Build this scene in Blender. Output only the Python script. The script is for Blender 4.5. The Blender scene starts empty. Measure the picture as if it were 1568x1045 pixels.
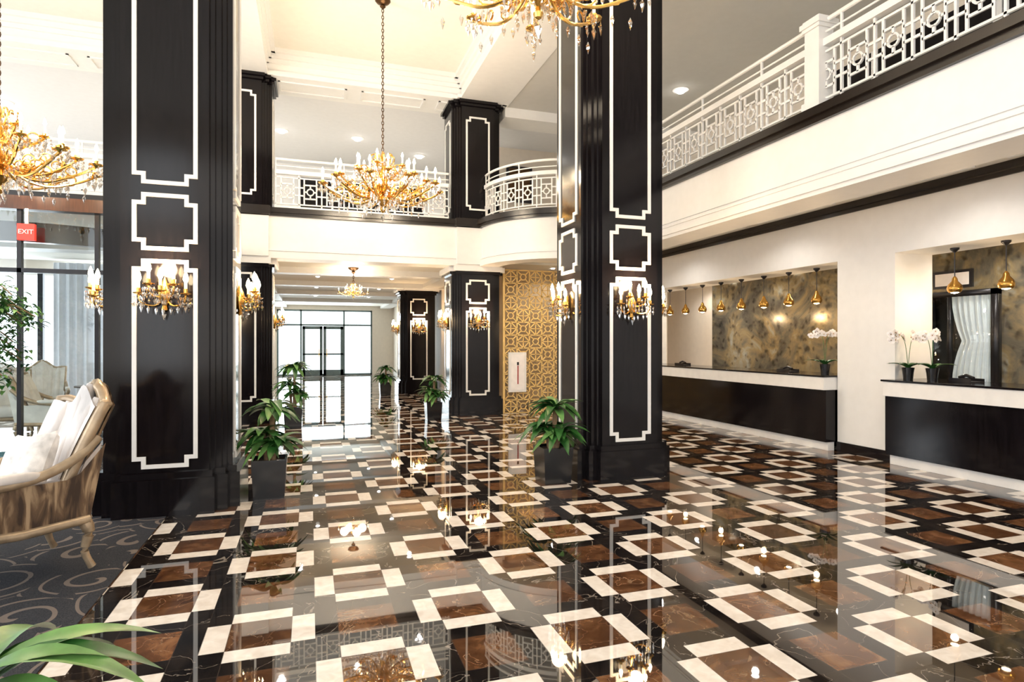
import bpy, math, random
from math import sin, cos, pi, radians, sqrt, atan2
from mathutils import Vector, Matrix
random.seed(7)
S = bpy.context.scene
COL = S.collection

# ------------------------------------------------------------ materials
def newmat(name):
    m = bpy.data.materials.new(name); m.use_nodes = True
    nt = m.node_tree
    return m, nt, nt.nodes['Principled BSDF']

def mat(name, col, rough=.5, metal=0, noise=0.12, nscale=8, bump=0, emis=None, es=0, stretch=(1,1,1), coat=0, spec=None, trans=0):
    m, nt, p = newmat(name)
    tc = nt.nodes.new('ShaderNodeTexCoord'); mp = nt.nodes.new('ShaderNodeMapping')
    mp.inputs['Scale'].default_value = stretch
    nt.links.new(tc.outputs['Object'], mp.inputs[0])
    n = nt.nodes.new('ShaderNodeTexNoise'); n.inputs['Scale'].default_value = nscale; n.inputs['Detail'].default_value = 5
    nt.links.new(mp.outputs[0], n.inputs['Vector'])
    r = nt.nodes.new('ShaderNodeValToRGB')
    r.color_ramp.elements[0].position = .3; r.color_ramp.elements[1].position = .7
    r.color_ramp.elements[0].color = tuple(c*(1-noise) for c in col)+(1,)
    r.color_ramp.elements[1].color = tuple(min(1, c*(1+noise)) for c in col)+(1,)
    nt.links.new(n.outputs[0], r.inputs[0]); nt.links.new(r.outputs[0], p.inputs['Base Color'])
    p.inputs['Roughness'].default_value = rough; p.inputs['Metallic'].default_value = metal
    if coat: p.inputs['Coat Weight'].default_value = coat; p.inputs['Coat Roughness'].default_value = .05
    if spec is not None: p.inputs['Specular IOR Level'].default_value = spec
    if trans: p.inputs['Transmission Weight'].default_value = trans
    if bump:
        b = nt.nodes.new('ShaderNodeBump'); b.inputs['Strength'].default_value = bump; b.inputs['Distance'].default_value = .01
        nt.links.new(n.outputs[0], b.inputs['Height']); nt.links.new(b.outputs[0], p.inputs['Normal'])
    if emis:
        p.inputs['Emission Color'].default_value = emis+(1,); p.inputs['Emission Strength'].default_value = es
    return m

class NG:
    def __init__(s, nt): s.nt = nt
    def _in(s, node, i, v):
        if v is None: return
        if hasattr(v, 'is_linked') or hasattr(v, 'links'): s.nt.links.new(v, node.inputs[i])
        else: node.inputs[i].default_value = v
    def M(s, op, a, b=None, c=None):
        n = s.nt.nodes.new('ShaderNodeMath'); n.operation = op
        s._in(n, 0, a); s._in(n, 1, b); s._in(n, 2, c); return n.outputs[0]
    def mix(s, f, a, b, mode='MIX'):
        n = s.nt.nodes.new('ShaderNodeMixRGB'); n.blend_type = mode
        s._in(n, 0, f)
        for i, v in ((1, a), (2, b)):
            if isinstance(v, tuple): n.inputs[i].default_value = v+(1,) if len(v) == 3 else v
            else: s.nt.links.new(v, n.inputs[i])
        return n.outputs[0]
    def noise(s, vec, scale, detail=4, dist=0, rough=.5):
        n = s.nt.nodes.new('ShaderNodeTexNoise'); n.inputs['Scale'].default_value = scale
        n.inputs['Detail'].default_value = detail; n.inputs['Distortion'].default_value = dist; n.inputs['Roughness'].default_value = rough
        s.nt.links.new(vec, n.inputs['Vector']); return n.outputs[0]
    def ramp(s, f, stops):
        r = s.nt.nodes.new('ShaderNodeValToRGB'); e = r.color_ramp.elements
        while len(e) < len(stops): e.new(.5)
        for k, (p, c) in enumerate(stops): e[k].position = p; e[k].color = tuple(c)+(1,)
        s.nt.links.new(f, r.inputs[0]); return r.outputs[0]

def floor_mat():
    m, nt, p = newmat('polished_marble_tiles'); g = NG(nt)
    tc = nt.nodes.new('ShaderNodeTexCoord'); sx = nt.nodes.new('ShaderNodeSeparateXYZ')
    nt.links.new(tc.outputs['Object'], sx.inputs[0]); V = tc.outputs['Object']
    X, Y = sx.outputs[0], sx.outputs[1]
    C = .572; w = .124
    Xo = g.M('ADD', X, .545+40*C); Yo = g.M('ADD', Y, 40*C-3.325)
    ci = g.M('FLOOR', g.M('DIVIDE', Xo, C)); cj = g.M('FLOOR', g.M('DIVIDE', Yo, C))
    u = g.M('FLOORED_MODULO', Xo, C); v = g.M('FLOORED_MODULO', Yo, C)
    def edge(t, q): return g.M('MAXIMUM', g.M('LESS_THAN', t, q), g.M('GREATER_THAN', t, C-q))
    eu, ev = edge(u, w), edge(v, w)
    framed = g.M('SUBTRACT', 1.0, g.M('FLOORED_MODULO', g.M('ADD', ci, cj), 2))
    center = g.M('MULTIPLY', g.M('SUBTRACT', 1.0, eu), g.M('SUBTRACT', 1.0, ev))
    strip = g.M('ABSOLUTE', g.M('SUBTRACT', eu, ev))
    white = g.M('MULTIPLY', strip, framed)
    cb = nt.nodes.new('ShaderNodeCombineXYZ'); nt.links.new(ci, cb.inputs[0]); nt.links.new(cj, cb.inputs[1])
    wn = nt.nodes.new('ShaderNodeTexWhiteNoise'); nt.links.new(cb.outputs[0], wn.inputs[0])
    vm = nt.nodes.new('ShaderNodeVectorMath'); vm.operation = 'ADD'
    nt.links.new(V, vm.inputs[0]); sc = nt.nodes.new('ShaderNodeVectorMath'); sc.operation = 'SCALE'
    nt.links.new(wn.outputs[1], sc.inputs[0]); sc.inputs['Scale'].default_value = 9
    nt.links.new(sc.outputs[0], vm.inputs[1]); VV = vm.outputs[0]
    n1 = g.noise(VV, 5, 7, 1.2, .6)
    brown = g.ramp(n1, [(.3, (.045, .018, .009)), (.5, (.12, .046, .018)), (.72, (.27, .125, .052))])
    veinf = g.M('LESS_THAN', g.M('ABSOLUTE', g.M('SUBTRACT', g.noise(VV, 3.2, 6, .8), .5)), .004)
    brown = g.mix(g.M('MULTIPLY', veinf, .4), brown, (.5, .34, .2))
    brown = g.mix(g.M('MULTIPLY', wn.outputs[0], .5), brown, (.02, .011, .008))
    wh = g.ramp(g.noise(VV, 14, 5, .6), [(.3, (.72, .64, .56)), (.7, (.90, .84, .77))])
    blk = g.ramp(g.noise(V, 4, 6, 1), [(.4, (.006, .005, .005)), (.75, (.022, .016, .013))])
    vein2 = g.M('LESS_THAN', g.M('ABSOLUTE', g.M('SUBTRACT', g.noise(VV, 1.7, 5, 1.5), .5)), .003)
    blk = g.mix(g.M('MULTIPLY', vein2, .4), blk, (.5, .42, .35))
    c = g.mix(center, blk, brown); c = g.mix(white, c, wh)
    def ln(t, a): return g.M('LESS_THAN', g.M('ABSOLUTE', g.M('SUBTRACT', t, a)), .0022)
    gr = g.M('MAXIMUM', g.M('MAXIMUM', ln(u, w), ln(u, C-w)), g.M('MAXIMUM', ln(v, w), ln(v, C-w)))
    gr = g.M('MAXIMUM', gr, g.M('MAXIMUM', g.M('LESS_THAN', u, .003), g.M('LESS_THAN', v, .003)))
    c = g.mix(g.M('MULTIPLY', gr, .6), c, (.06, .045, .035))
    nt.links.new(c, p.inputs['Base Color'])
    p.inputs['Roughness'].default_value = .018; p.inputs['IOR'].default_value = 1.9
    bn = g.noise(V, .9, 2)
    b = nt.nodes.new('ShaderNodeBump'); b.inputs['Strength'].default_value = .04; b.inputs['Distance'].default_value = .02
    nt.links.new(bn, b.inputs['Height']); nt.links.new(b.outputs[0], p.inputs['Normal'])
    return m

def carpet_mat():
    m, nt, p = newmat('patterned_carpet'); g = NG(nt)
    tc = nt.nodes.new('ShaderNodeTexCoord'); V = tc.outputs['Object']
    vo = nt.nodes.new('ShaderNodeTexVoronoi'); vo.inputs['Scale'].default_value = 1.9
    nt.links.new(V, vo.inputs['Vector'])
    sp = nt.nodes.new('ShaderNodeVectorMath'); sp.operation = 'SUBTRACT'
    nt.links.new(V, sp.inputs[0]); nt.links.new(vo.outputs['Position'], sp.inputs[1])
    sx = nt.nodes.new('ShaderNodeSeparateXYZ'); nt.links.new(sp.outputs[0], sx.inputs[0])
    ang = g.M('ARCTAN2', sx.outputs[1], sx.outputs[0])
    d = g.M('ADD', g.M('MULTIPLY', vo.outputs['Distance'], 34), ang)
    d = g.M('ADD', d, g.M('MULTIPLY', g.noise(V, 2.0, 1), 5))
    rings = g.M('SINE', d)
    line = g.M('GREATER_THAN', rings, .84)
    n = g.noise(V, 1.6, 2); msk = g.M('GREATER_THAN', n, .44)
    f = g.M('MULTIPLY', line, msk)
    base = g.ramp(g.noise(V, 160, 2), [(.3, (.014, .015, .019)), (.7, (.045, .046, .053))])
    c = g.mix(g.M('MULTIPLY', f, .75), base, (.18, .145, .125))
    nt.links.new(c, p.inputs['Base Color']); p.inputs['Roughness'].default_value = .95; p.inputs['Specular IOR Level'].default_value = .1
    return m

def leafwall_mat():
    m, nt, p = newmat('metallic_leaf_panel'); g = NG(nt)
    V = nt.nodes.new('ShaderNodeTexCoord').outputs['Object']
    a = g.noise(V, 1.1, 8, 1.0, .62)
    vo = nt.nodes.new('ShaderNodeTexVoronoi'); vo.inputs['Scale'].default_value = 7; vo.feature = 'SMOOTH_F1'
    vm = nt.nodes.new('ShaderNodeVectorMath'); vm.operation = 'ADD'; nt.links.new(V, vm.inputs[0])
    nn = nt.nodes.new('ShaderNodeTexNoise'); nn.inputs['Scale'].default_value = 5; nt.links.new(V, nn.inputs['Vector'])
    sc = nt.nodes.new('ShaderNodeVectorMath'); sc.operation = 'SCALE'; sc.inputs['Scale'].default_value = .25
    nt.links.new(nn.outputs[1], sc.inputs[0]); nt.links.new(sc.outputs[0], vm.inputs[1])
    nt.links.new(vm.outputs[0], vo.inputs['Vector'])
    c = g.ramp(a, [(.32, (.055, .055, .052)), (.46, (.14, .13, .105)), (.56, (.27, .215, .12)), (.66, (.32, .34, .33))])
    k = g.ramp(vo.outputs['Distance'], [(.12, (.32, .31, .30)), (.42, (1.2, 1.18, 1.12))])
    c = g.mix(.85, c, k, 'MULTIPLY')
    nt.links.new(c, p.inputs['Base Color']); p.inputs['Metallic'].default_value = .45; p.inputs['Roughness'].default_value = .18
    return m

def stripe_mat():
    m, nt, p = newmat('animal_stripe_fabric'); g = NG(nt)
    V = nt.nodes.new('ShaderNodeTexCoord').outputs['Object']
    w = nt.nodes.new('ShaderNodeTexNoise'); w.inputs['Scale'].default_value = 16; w.inputs['Detail'].default_value = 4; w.inputs['Distortion'].default_value = .6
    mp = nt.nodes.new('ShaderNodeMapping'); mp.inputs['Scale'].default_value = (1, 1, .16); nt.links.new(V, mp.inputs[0])
    nt.links.new(mp.outputs[0], w.inputs['Vector'])
    c = g.ramp(w.outputs[0], [(.38, (.035, .018, .010)), (.5, (.13, .075, .038)), (.62, (.38, .26, .15))])
    nt.links.new(c, p.inputs['Base Color']); p.inputs['Roughness'].default_value = .55
    return m

def glass_mat(name, tint=(.9, .97, .97), refl=.10):
    m = bpy.data.materials.new(name); m.use_nodes = True; nt = m.node_tree; nt.nodes.clear()
    o = nt.nodes.new('ShaderNodeOutputMaterial'); t = nt.nodes.new('ShaderNodeBsdfTransparent'); gl = nt.nodes.new('ShaderNodeBsdfGlossy')
    t.inputs[0].default_value = tint+(1,); gl.inputs['Roughness'].default_value = .02
    mx = nt.nodes.new('ShaderNodeMixShader'); mx.inputs[0].default_value = refl
    nt.links.new(t.outputs[0], mx.inputs[1]); nt.links.new(gl.outputs[0], mx.inputs[2]); nt.links.new(mx.outputs[0], o.inputs[0])
    return m

def emat(name, col, st):
    m = mat(name, col, .5, emis=col, es=st, noise=.02)
    try: m.cycles.emission_sampling = 'NONE'
    except Exception: pass
    return m

M_floor = floor_mat(); M_carpet = carpet_mat(); M_leafw = leafwall_mat(); M_stripe = stripe_mat()
M_white = mat('white_paint', (.82, .81, .79), .45, noise=.02)
M_cream = mat('cream_wall', (.75, .67, .57), .6, noise=.03)
M_tan = mat('warm_backing_wall', (.50, .37, .22), .6, noise=.15, nscale=2)
M_ceil = mat('ceiling_paint', (.84, .81, .73), .8, noise=.02)
M_ceil2 = mat('ceiling_white_grey', (.74, .74, .75), .8, noise=.02)
M_ceil3 = mat('ceiling_taupe', (.58, .57, .54), .8, noise=.02)
M_black = mat('black_lacquer_wood', (.0055, .0042, .005), .12, noise=.4, nscale=6, stretch=(6, 6, .5), spec=.26)
M_dkbrown = mat('dark_brown_trim', (.012, .008, .006), .25, noise=.2)
M_mahog = mat('mahogany_frame', (.06, .02, .011), .3, noise=.3, nscale=10, stretch=(4, 4, .4))
M_frame = mat('white_moulding', (.86, .85, .82), .35, noise=.02)
M_gold = mat('polished_brass', (.80, .47, .12), .22, metal=1, noise=.15)
M_goldm = mat('gold_screen_paint', (.88, .60, .22), .4, metal=.2, noise=.1)
M_candle = mat('candle_sleeve', (.9, .82, .62), .5, emis=(1, .78, .45), es=1.2)
M_flame = emat('candle_bulb', (1, .80, .48), 40)
M_bronze = mat('dark_bronze', (.10, .05, .02), .35, metal=.8)
M_crystal = glass_mat('crystal', (.96, .93, .88), .45)
M_glass = glass_mat('window_glass', (.96, .995, .995), .05)
M_marbled = mat('counter_white', (.84, .82, .79), .35, noise=.04)
M_pot = mat('black_pot', (.006, .006, .007), .2, noise=.1)
M_leaf = mat('plant_leaf', (.022, .10, .018), .35, noise=.5, nscale=12)
M_leafl = mat('plant_leaf_light', (.12, .28, .07), .35, noise=.4, nscale=9)
M_trunk = mat('plant_trunk', (.24, .15, .08), .8, noise=.3, nscale=30, bump=.4)
M_soil = mat('soil', (.05, .03, .02), .95, noise=.5, nscale=60)
M_petal = mat('orchid_petal', (.92, .88, .86), .5, noise=.05)
M_fabric = mat('silver_velvet', (.66, .61, .58), .5, noise=.35, nscale=5, stretch=(1, 1, .4))
M_pillow = mat('pillow_fabric', (.74, .70, .66), .6, noise=.35, nscale=11)
M_wood = mat('champagne_wood', (.38, .28, .18), .3, metal=.4, noise=.3, nscale=10)
M_curtain = mat('sheer_curtain', (.80, .84, .92), .8, noise=.04)
M_teal = mat('teal_mat', (.02, .12, .15), .8, noise=.2)
M_red = mat('red_letters', (.8, .03, .02), .5, emis=(.9, .05, .03), es=.7)
M_dred = mat('poster_ink', (.35, .03, .03), .6)
M_dkgrey = mat('dark_metal', (.02, .02, .024), .35, metal=.5)
M_alum = mat('grey_aluminium', (.10, .14, .14), .35, metal=.3)
M_chair2 = mat('ivory_upholstery', (.70, .67, .62), .7, noise=.12)
M_lamp = emat('downlight_lens', (1, .95, .88), 30)
M_pave = mat('pavement_concrete', (.55, .55, .52), .8, noise=.15, nscale=2)
M_brassd = mat('pendant_brass', (.50, .27, .06), .25, metal=1, noise=.2)

# ------------------------------------------------------------ mesh builder
class MB:
    def __init__(s, *mats): s.v = []; s.f = []; s.m = []; s.mats = list(mats)
    def mi(s, m):
        if m not in s.mats: s.mats.append(m)
        return s.mats.index(m)
    def add(s, vs, fs, m, T=None):
        o = len(s.v)
        s.v += [tuple(T @ Vector(q)) for q in vs] if T else [tuple(q) for q in vs]
        k = s.mi(m)
        for f in fs: s.f.append(tuple(i+o for i in f)); s.m.append(k)
    def box(s, x0, x1, y0, y1, z0, z1, m, T=None):
        if x0 > x1: x0, x1 = x1, x0
        if y0 > y1: y0, y1 = y1, y0
        vs = [(x0, y0, z0), (x1, y0, z0), (x1, y1, z0), (x0, y1, z0), (x0, y0, z1), (x1, y0, z1), (x1, y1, z1), (x0, y1, z1)]
        s.add(vs, [(0, 3, 2, 1), (4, 5, 6, 7), (0, 1, 5, 4), (1, 2, 6, 5), (2, 3, 7, 6), (3, 0, 4, 7)], m, T)
    def tube(s, pts, r, m, n=6, T=None, closed=False):
        pts = [Vector(p) for p in pts]; L = len(pts)
        rs = r if isinstance(r, (list, tuple)) else [r]*L
        vs = []; fs = []; ref = None
        for i, p in enumerate(pts):
            if closed: t = pts[(i+1) % L]-pts[i-1]
            else: t = pts[min(i+1, L-1)]-pts[max(i-1, 0)]
            if t.length < 1e-9: t = Vector((0, 0, 1))
            t.normalize()
            if ref is None: ref = Vector((0, 0, 1)) if abs(t.z) < .9 else Vector((1, 0, 0))
            a = t.cross(ref)
            if a.length < 1e-4: a = t.cross(Vector((.3, 1, .2)))
            a.normalize(); b = t.cross(a)
            for k in range(n):
                th = 2*pi*k/n; vs.append(p+(a*cos(th)+b*sin(th))*rs[min(i, len(rs)-1)])
        rng = L if closed else L-1
        for i in range(rng):
            j = (i+1) % L
            for k in range(n):
                k2 = (k+1) % n; fs.append((i*n+k, j*n+k, j*n+k2, i*n+k2))
        if not closed:
            fs.append(tuple(range(n))); fs.append(tuple((L-1)*n+k for k in reversed(range(n))))
        s.add(vs, fs, m, T)
    def lathe(s, prof, m, c=(0, 0, 0), n=12, T=None):
        vs = []; fs = []; L = len(prof)
        for (r, z) in prof:
            for k in range(n):
                th = 2*pi*k/n; vs.append((c[0]+max(r, .0005)*cos(th), c[1]+max(r, .0005)*sin(th), c[2]+z))
        for i in range(L-1):
            for k in range(n):
                k2 = (k+1) % n; fs.append((i*n+k, i*n+k2, (i+1)*n+k2, (i+1)*n+k))
        fs.append(tuple(reversed(range(n)))); fs.append(tuple((L-1)*n+k for k in range(n)))
        s.add(vs, fs, m, T)
    def octa(s, c, r, h, m, T=None):
        x, y, z = c
        vs = [(x, y, z+h*.35), (x+r, y, z), (x, y+r, z), (x-r, y, z), (x, y-r, z), (x, y, z-h*.65)]
        s.add(vs, [(0, 1, 2), (0, 2, 3), (0, 3, 4), (0, 4, 1), (5, 2, 1), (5, 3, 2), (5, 4, 3), (5, 1, 4)], m, T)
    def grid(s, fn, nu, nv, m, T=None):
        vs = [fn(i/nu, j/nv) for j in range(nv+1) for i in range(nu+1)]
        fs = [(j*(nu+1)+i, j*(nu+1)+i+1, (j+1)*(nu+1)+i+1, (j+1)*(nu+1)+i) for j in range(nv) for i in range(nu)]
        s.add(vs, fs, m, T)
    def sbox(s, c, h, m, p=.35, nu=28, nv=14, T=None):
        def sg(a, e): return (abs(a)**e)*(1 if a >= 0 else -1)
        def fn(u, v):
            th = 2*pi*u; ph = -pi/2+pi*v
            return (c[0]+h[0]*sg(cos(ph), p)*sg(cos(th), p), c[1]+h[1]*sg(cos(ph), p)*sg(sin(th), p), c[2]+h[2]*sg(sin(ph), p))
        s.grid(fn, nu, nv, m, T)
    def extr(s, outer, inner, y0, y1, m, T=None):
        n = len(outer)
        vs = [(a, y0, b) for a, b in outer]+[(a, y0, b) for a, b in inner]+[(a, y1, b) for a, b in outer]+[(a, y1, b) for a, b in inner]
        fs = []
        for i in range(n):
            j = (i+1) % n
            fs += [(i, j, n+j, n+i), (2*n+j, 2*n+i, 3*n+i, 3*n+j), (i, 2*n+i, 2*n+j, j), (n+j, 3*n+j, 3*n+i, n+i)]
        s.add(vs, fs, m, T)
    def obj(s, name, loc=(0, 0, 0), rz=0, parent=None, smooth=True, ang=.6, bevel=0, scale=None):
        me = bpy.data.meshes.new(name); me.from_pydata(s.v, [], s.f); me.update()
        for q in s.mats: me.materials.append(q)
        me.polygons.foreach_set('material_index', s.m)
        if smooth:
            me.polygons.foreach_set('use_smooth', [True]*len(me.polygons))
            try: me.set_sharp_from_angle(angle=ang)
            except Exception: pass
        me.update()
        return place(name, me, loc, rz, parent, bevel, scale)

def place(name, me, loc=(0, 0, 0), rz=0, parent=None, bevel=0, scale=None):
    o = bpy.data.objects.new(name, me); COL.objects.link(o)
    o.location = loc; o.rotation_euler = (0, 0, rz)
    if scale: o.scale = scale
    if parent: o.parent = parent
    if bevel:
        bm = o.modifiers.new('bevel', 'BEVEL'); bm.width = bevel; bm.segments = 2; bm.limit_method = 'ANGLE'
    return o

def crom(pts, k=5):
    P = [Vector(p) for p in pts]; out = []
    for i in range(len(P)-1):
        p0 = P[max(i-1, 0)]; p1 = P[i]; p2 = P[i+1]; p3 = P[min(i+2, len(P)-1)]
        for j in range(k):
            t = j/k
            out.append(.5*((2*p1)+(p2-p0)*t+(2*p0-5*p1+4*p2-p3)*t*t+(3*p1-p0-3*p2+p3)*t*t*t))
    out.append(P[-1]); return out

def light_point(name, loc, power, col=(1, .75, .48), r=.05, parent=None, spot=0):
    l = bpy.data.lights.new(name, 'SPOT' if spot else 'POINT'); l.energy = power; l.color = col; l.shadow_soft_size = r
    if spot: l.spot_size = spot; l.spot_blend = .6
    o = bpy.data.objects.new(name, l); COL.objects.link(o); o.location = loc
    if parent: o.parent = parent
    return o
def light_area(name, loc, rot, sx, sy, power, col=(1, 1, 1)):
    l = bpy.data.lights.new(name, 'AREA'); l.energy = power; l.color = col; l.shape = 'RECTANGLE'; l.size = sx; l.size_y = sy
    o = bpy.data.objects.new(name, l); COL.objects.link(o); o.location = loc; o.rotation_euler = rot
    return o

def RotZ(a): return Matrix.Rotation(a, 4, 'Z')
def Tr(x, y, z): return Matrix.Translation((x, y, z))

# ------------------------------------------------------------ key dimensions
CX = [-1.27, 3.58]
YA, YC = 6.90, 13.45
EDGE_Y = 12.85; EDGE_X = 5.45
ZT0, ZT1 = 4.10, 4.27
ZB = 3.27
ZC = 7.4
ZBM = 6.9

# ------------------------------------------------------------ room shell
b = MB(M_floor); b.box(-1.25, 9.6, -5, 31, -.12, 0, M_floor); b.box(-9, -1.25, 9.8, 31, -.12, -.001, M_floor)
b.obj('floor', smooth=False)
b = MB(M_carpet); b.box(-9, -1.25, -5, 9.78, -.12, .008, M_carpet); b.obj('carpet', smooth=False)
b = MB(M_teal); b.box(-8.5, -2.2, 10.05, 10.7, 0, .012, M_teal); b.obj('entrance_mat', smooth=False)

b = MB(M_ceil, M_white)
b.box(-9, 5.0, -5, 13.4, ZC, ZC+.15, M_ceil)
b.obj('ceiling', smooth=False)
b = MB(M_ceil2); b.box(-9, 9.6, 13.2, 19.7, 7.0, 7.15, M_ceil2); b.obj('ceiling.001', smooth=False)
b = MB(M_ceil3); b.box(4.2, 9.6, -5, 13.2, 6.92, 7.1, M_ceil3); b.obj('ceiling.002', smooth=False)
def beam(b, x0, x1, y0, y1):
    b.box(x0, x1, y0, y1, ZBM+.06, ZC, M_white)
    alongx = (x1-x0) > (y1-y0)
    for e, (zz0, zz1) in ((.03, (ZBM, ZBM+.10)), (.05, (ZC-.26, ZC-.18)), (.10, (ZC-.18, ZC-.09)), (.17, (ZC-.09, ZC-.001))):
        if alongx: b.box(x0, x1, y0-e, y1+e, zz0, zz1, M_white)
        else: b.box(x0-e, x1+e, y0, y1, zz0, zz1, M_white)
    if alongx:
        ym = (y0+y1)/2; n = max(1, int((x1-x0)/1.6)); st = (x1-x0)/n
        for i in range(n):
            for (a, c, d, e2) in ((x0+i*st+.15, x0+(i+1)*st-.15, ym-.26, ym-.22), (x0+i*st+.15, x0+(i+1)*st-.15, ym+.22, ym+.26)):
                b.box(a, c, d, e2, ZBM-.025, ZBM, M_white)
            for xx in (x0+i*st+.15, x0+(i+1)*st-.19): b.box(xx, xx+.04, ym-.26, ym+.26, ZBM-.024, ZBM, M_white)
b = MB(M_white)
beam(b, -9, CX[1]+.6, YC-.52, YC+.40)
beam(b, -9, CX[1]+.6, YA-.45, YA+.45)
beam(b, CX[0]-.45, CX[0]+.45, -5, YC)
beam(b, CX[1]-.45, CX[1]+.60, -5, YC)
b.box(4.18, 9.5, YC-.4, YC+.3, 6.7, 6.95, M_white)
b.obj('trim_1', smooth=False)

def steps_fascia_y(b, x0, x1, y):
    b.box(x0, x1, y, y+.45, ZB+.12, ZT0, M_white)
    b.box(x0, x1, y-.03, y+.48, ZB, ZB+.14, M_white)
    b.box(x0, x1, y-.05, y+.5, ZB+.14, ZB+.18, M_white)
    b.box(x0, x1, y-.025, y+.1, ZB+.18, ZB+.24, M_white)
    b.box(x0, x1, y-.06, y+.4, ZT0, ZT0+.06, M_dkbrown)
    b.box(x0, x1, y-.10, y+.4, ZT0+.06, ZT1-.03, M_dkbrown)
    b.box(x0, x1, y-.04, y+.4, ZT1-.03, ZT1, M_dkbrown)
b = MB(M_white, M_dkbrown, M_ceil)
steps_fascia_y(b, -9, 3.6, EDGE_Y)
for cx in (CX[0], CX[1]-.08):
    b.box(cx-.5, cx+.5, EDGE_Y-.08, EDGE_Y+.03, ZB+.03, ZT0-.01, M_white)
    b.box(cx-.53, cx+.53, EDGE_Y-.15, EDGE_Y+.03, ZT0+.01, ZT1+.01, M_dkbrown)
b.obj('trim_2', smooth=False)
b = MB(M_ceil); b.box(-9, 9.5, EDGE_Y+.45, 19.6, 3.42, 4.2, M_ceil); b.box(-1.75, 4.1, 19.6, 31, 3.42, 3.6, M_ceil)
b.box(-9, -1.75, 9.96, EDGE_Y+.45, 3.5, 3.58, M_ceil)
for yy in (15.7, 19.0, 22.5, 26.5): b.box(-1.72, 4.0, yy-.2, yy+.2, 3.28, 3.42, M_white)
for xx in (-1.3, 3.58): b.box(xx-.25, xx+.25, 13.3, 31, 3.3, 3.42, M_white)
b.obj('ceiling.003', smooth=False)

ACX, ACY, AR = EDGE_X, EDGE_Y+.0, EDGE_X-3.55
def arc_sweep(b, r0, r1, z0, z1, m):
    vs = []; fs = []
    for i in range(19):
        t = i*pi/2/18
        for (r, z) in ((r0, z0), (r1, z0), (r1, z1), (r0, z1)): vs.append((ACX-r*cos(t), ACY-r*sin(t), z))
    for i in range(18):
        for k in range(4):
            k2 = (k+1) % 4; fs.append((i*4+k, (i+1)*4+k, (i+1)*4+k2, i*4+k2))
    fs += [(0, 1, 2, 3), (75, 74, 73, 72)]
    b.add(vs, fs, m)
b = MB(M_white, M_dkbrown)
arc_sweep(b, AR-.4, AR, ZB+.12, ZT0, M_white); arc_sweep(b, AR-.4, AR+.03, ZB, ZB+.14, M_white)
arc_sweep(b, AR-.4, AR+.05, ZB+.14, ZB+.18, M_white); arc_sweep(b, AR-.4, AR+.06, ZT0, ZT0+.06, M_dkbrown)
arc_sweep(b, AR-.4, AR+.10, ZT0+.06, ZT1, M_dkbrown)
arc_sweep(b, 0.01, AR-.2, 3.9, 4.2, M_white); arc_sweep(b, 0.01, AR-.35, 3.42, 3.5, M_ceil)
b.obj('trim_3', ang=.5)
b = MB(M_white, M_dkbrown, M_ceil)
y0, y1 = -5, EDGE_Y-AR+.02
X = EDGE_X
b.box(X, X+.45, y0, y1, ZB+.1, ZT0, M_white)
for e, z0, z1 in ((.03, ZB, ZB+.05), (.06, ZB+.05, ZB+.12), (.03, ZB+.12, ZB+.17), (.05, ZB+.17, ZB+.20), (.02, ZB+.24, ZB+.26)): b.box(X-e, X+.5, y0, y1, z0, z1, M_white)
for e, z0, z1 in ((.05, ZT0-.02, ZT0+.05), (.10, ZT0+.05, ZT1-.03), (.05, ZT1-.03, ZT1)): b.box(X-e, X+.4, y0, y1, z0, z1, M_dkbrown)
b.box(X+.4, 9.5, y0, 13.3, 3.62, 4.2, M_ceil)
yy = y0+.3
while yy < 12:
    b.box(6.15, 7.05, yy, yy+.05, 3.56, 3.62, M_white); b.box(6.15, 7.05, yy+1.5, yy+1.55, 3.56, 3.62, M_white)
    b.box(6.15, 6.2, yy+.05, yy+1.5, 3.56, 3.62, M_white); b.box(7.0, 7.05, yy+.05, yy+1.5, 3.56, 3.62, M_white)
    yy += 1.9
b.obj('trim_4', smooth=False)

XW = 7.4; ZO = 2.8
b = MB(M_white, M_cream)
b.box(XW, XW+.68, -5, 13.3, ZO, 3.62, M_white)
b.box(XW, XW+.68, 6.07, 7.0, 0, ZO, M_white)
b.box(XW, XW+.68, 12.6, 13.3, 0, ZO, M_white)
b.box(XW, XW+.68, -5, 1.2, 0, ZO, M_white)
b.obj('wall_east', smooth=False)
b = MB(M_dkbrown); b.box(XW-.06, XW, -5, 13.3, 3.53, 3.62, M_dkbrown); b.box(XW-.03, XW, -5, 13.3, 3.47, 3.53, M_dkbrown); b.obj('trim_5', smooth=False)
b = MB(M_black); b.box(XW-.02, XW, 6.05, 7.0, 0, .14, M_black); b.obj('baseboard_east', smooth=False)
b = MB(M_leafw, M_cream)
b.box(9.0, 9.15, -2, 12.1, 0, 3.4, M_leafw); b.box(9.0, 9.15, 12.1, 14.0, 0, 3.4, M_cream)
b.obj('wall_reception_back', smooth=False)
b = MB(M_ceil); b.box(8.08, 9.0, -2, 13.3, 3.05, 3.2, M_ceil); b.obj('ceiling.004', smooth=False)
b = MB(M_cream, M_black); b.box(9.4, 9.6, -5, 19.6, 4.2, 6.95, M_cream); b.box(9.36, 9.4, -5, 9.0, 4.2, 6.7, M_black)
for yy in range(-4, 9, 2): b.box(9.34, 9.36, yy, yy+.12, 4.2, 6.7, M_white)
b.obj('wall_upper_east', smooth=False)
b = MB(M_tan)
b.box(4.1, 9.2, 14.3, 14.45, 0, 3.42, M_tan); b.obj('wall_north_east', smooth=False)
b = MB(M_white); b.box(-9, 9.6, 19.5, 19.7, 4.2, 7.0, M_white); b.obj('wall_upper_north', smooth=False)
b = MB(M_black, M_white)
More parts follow.
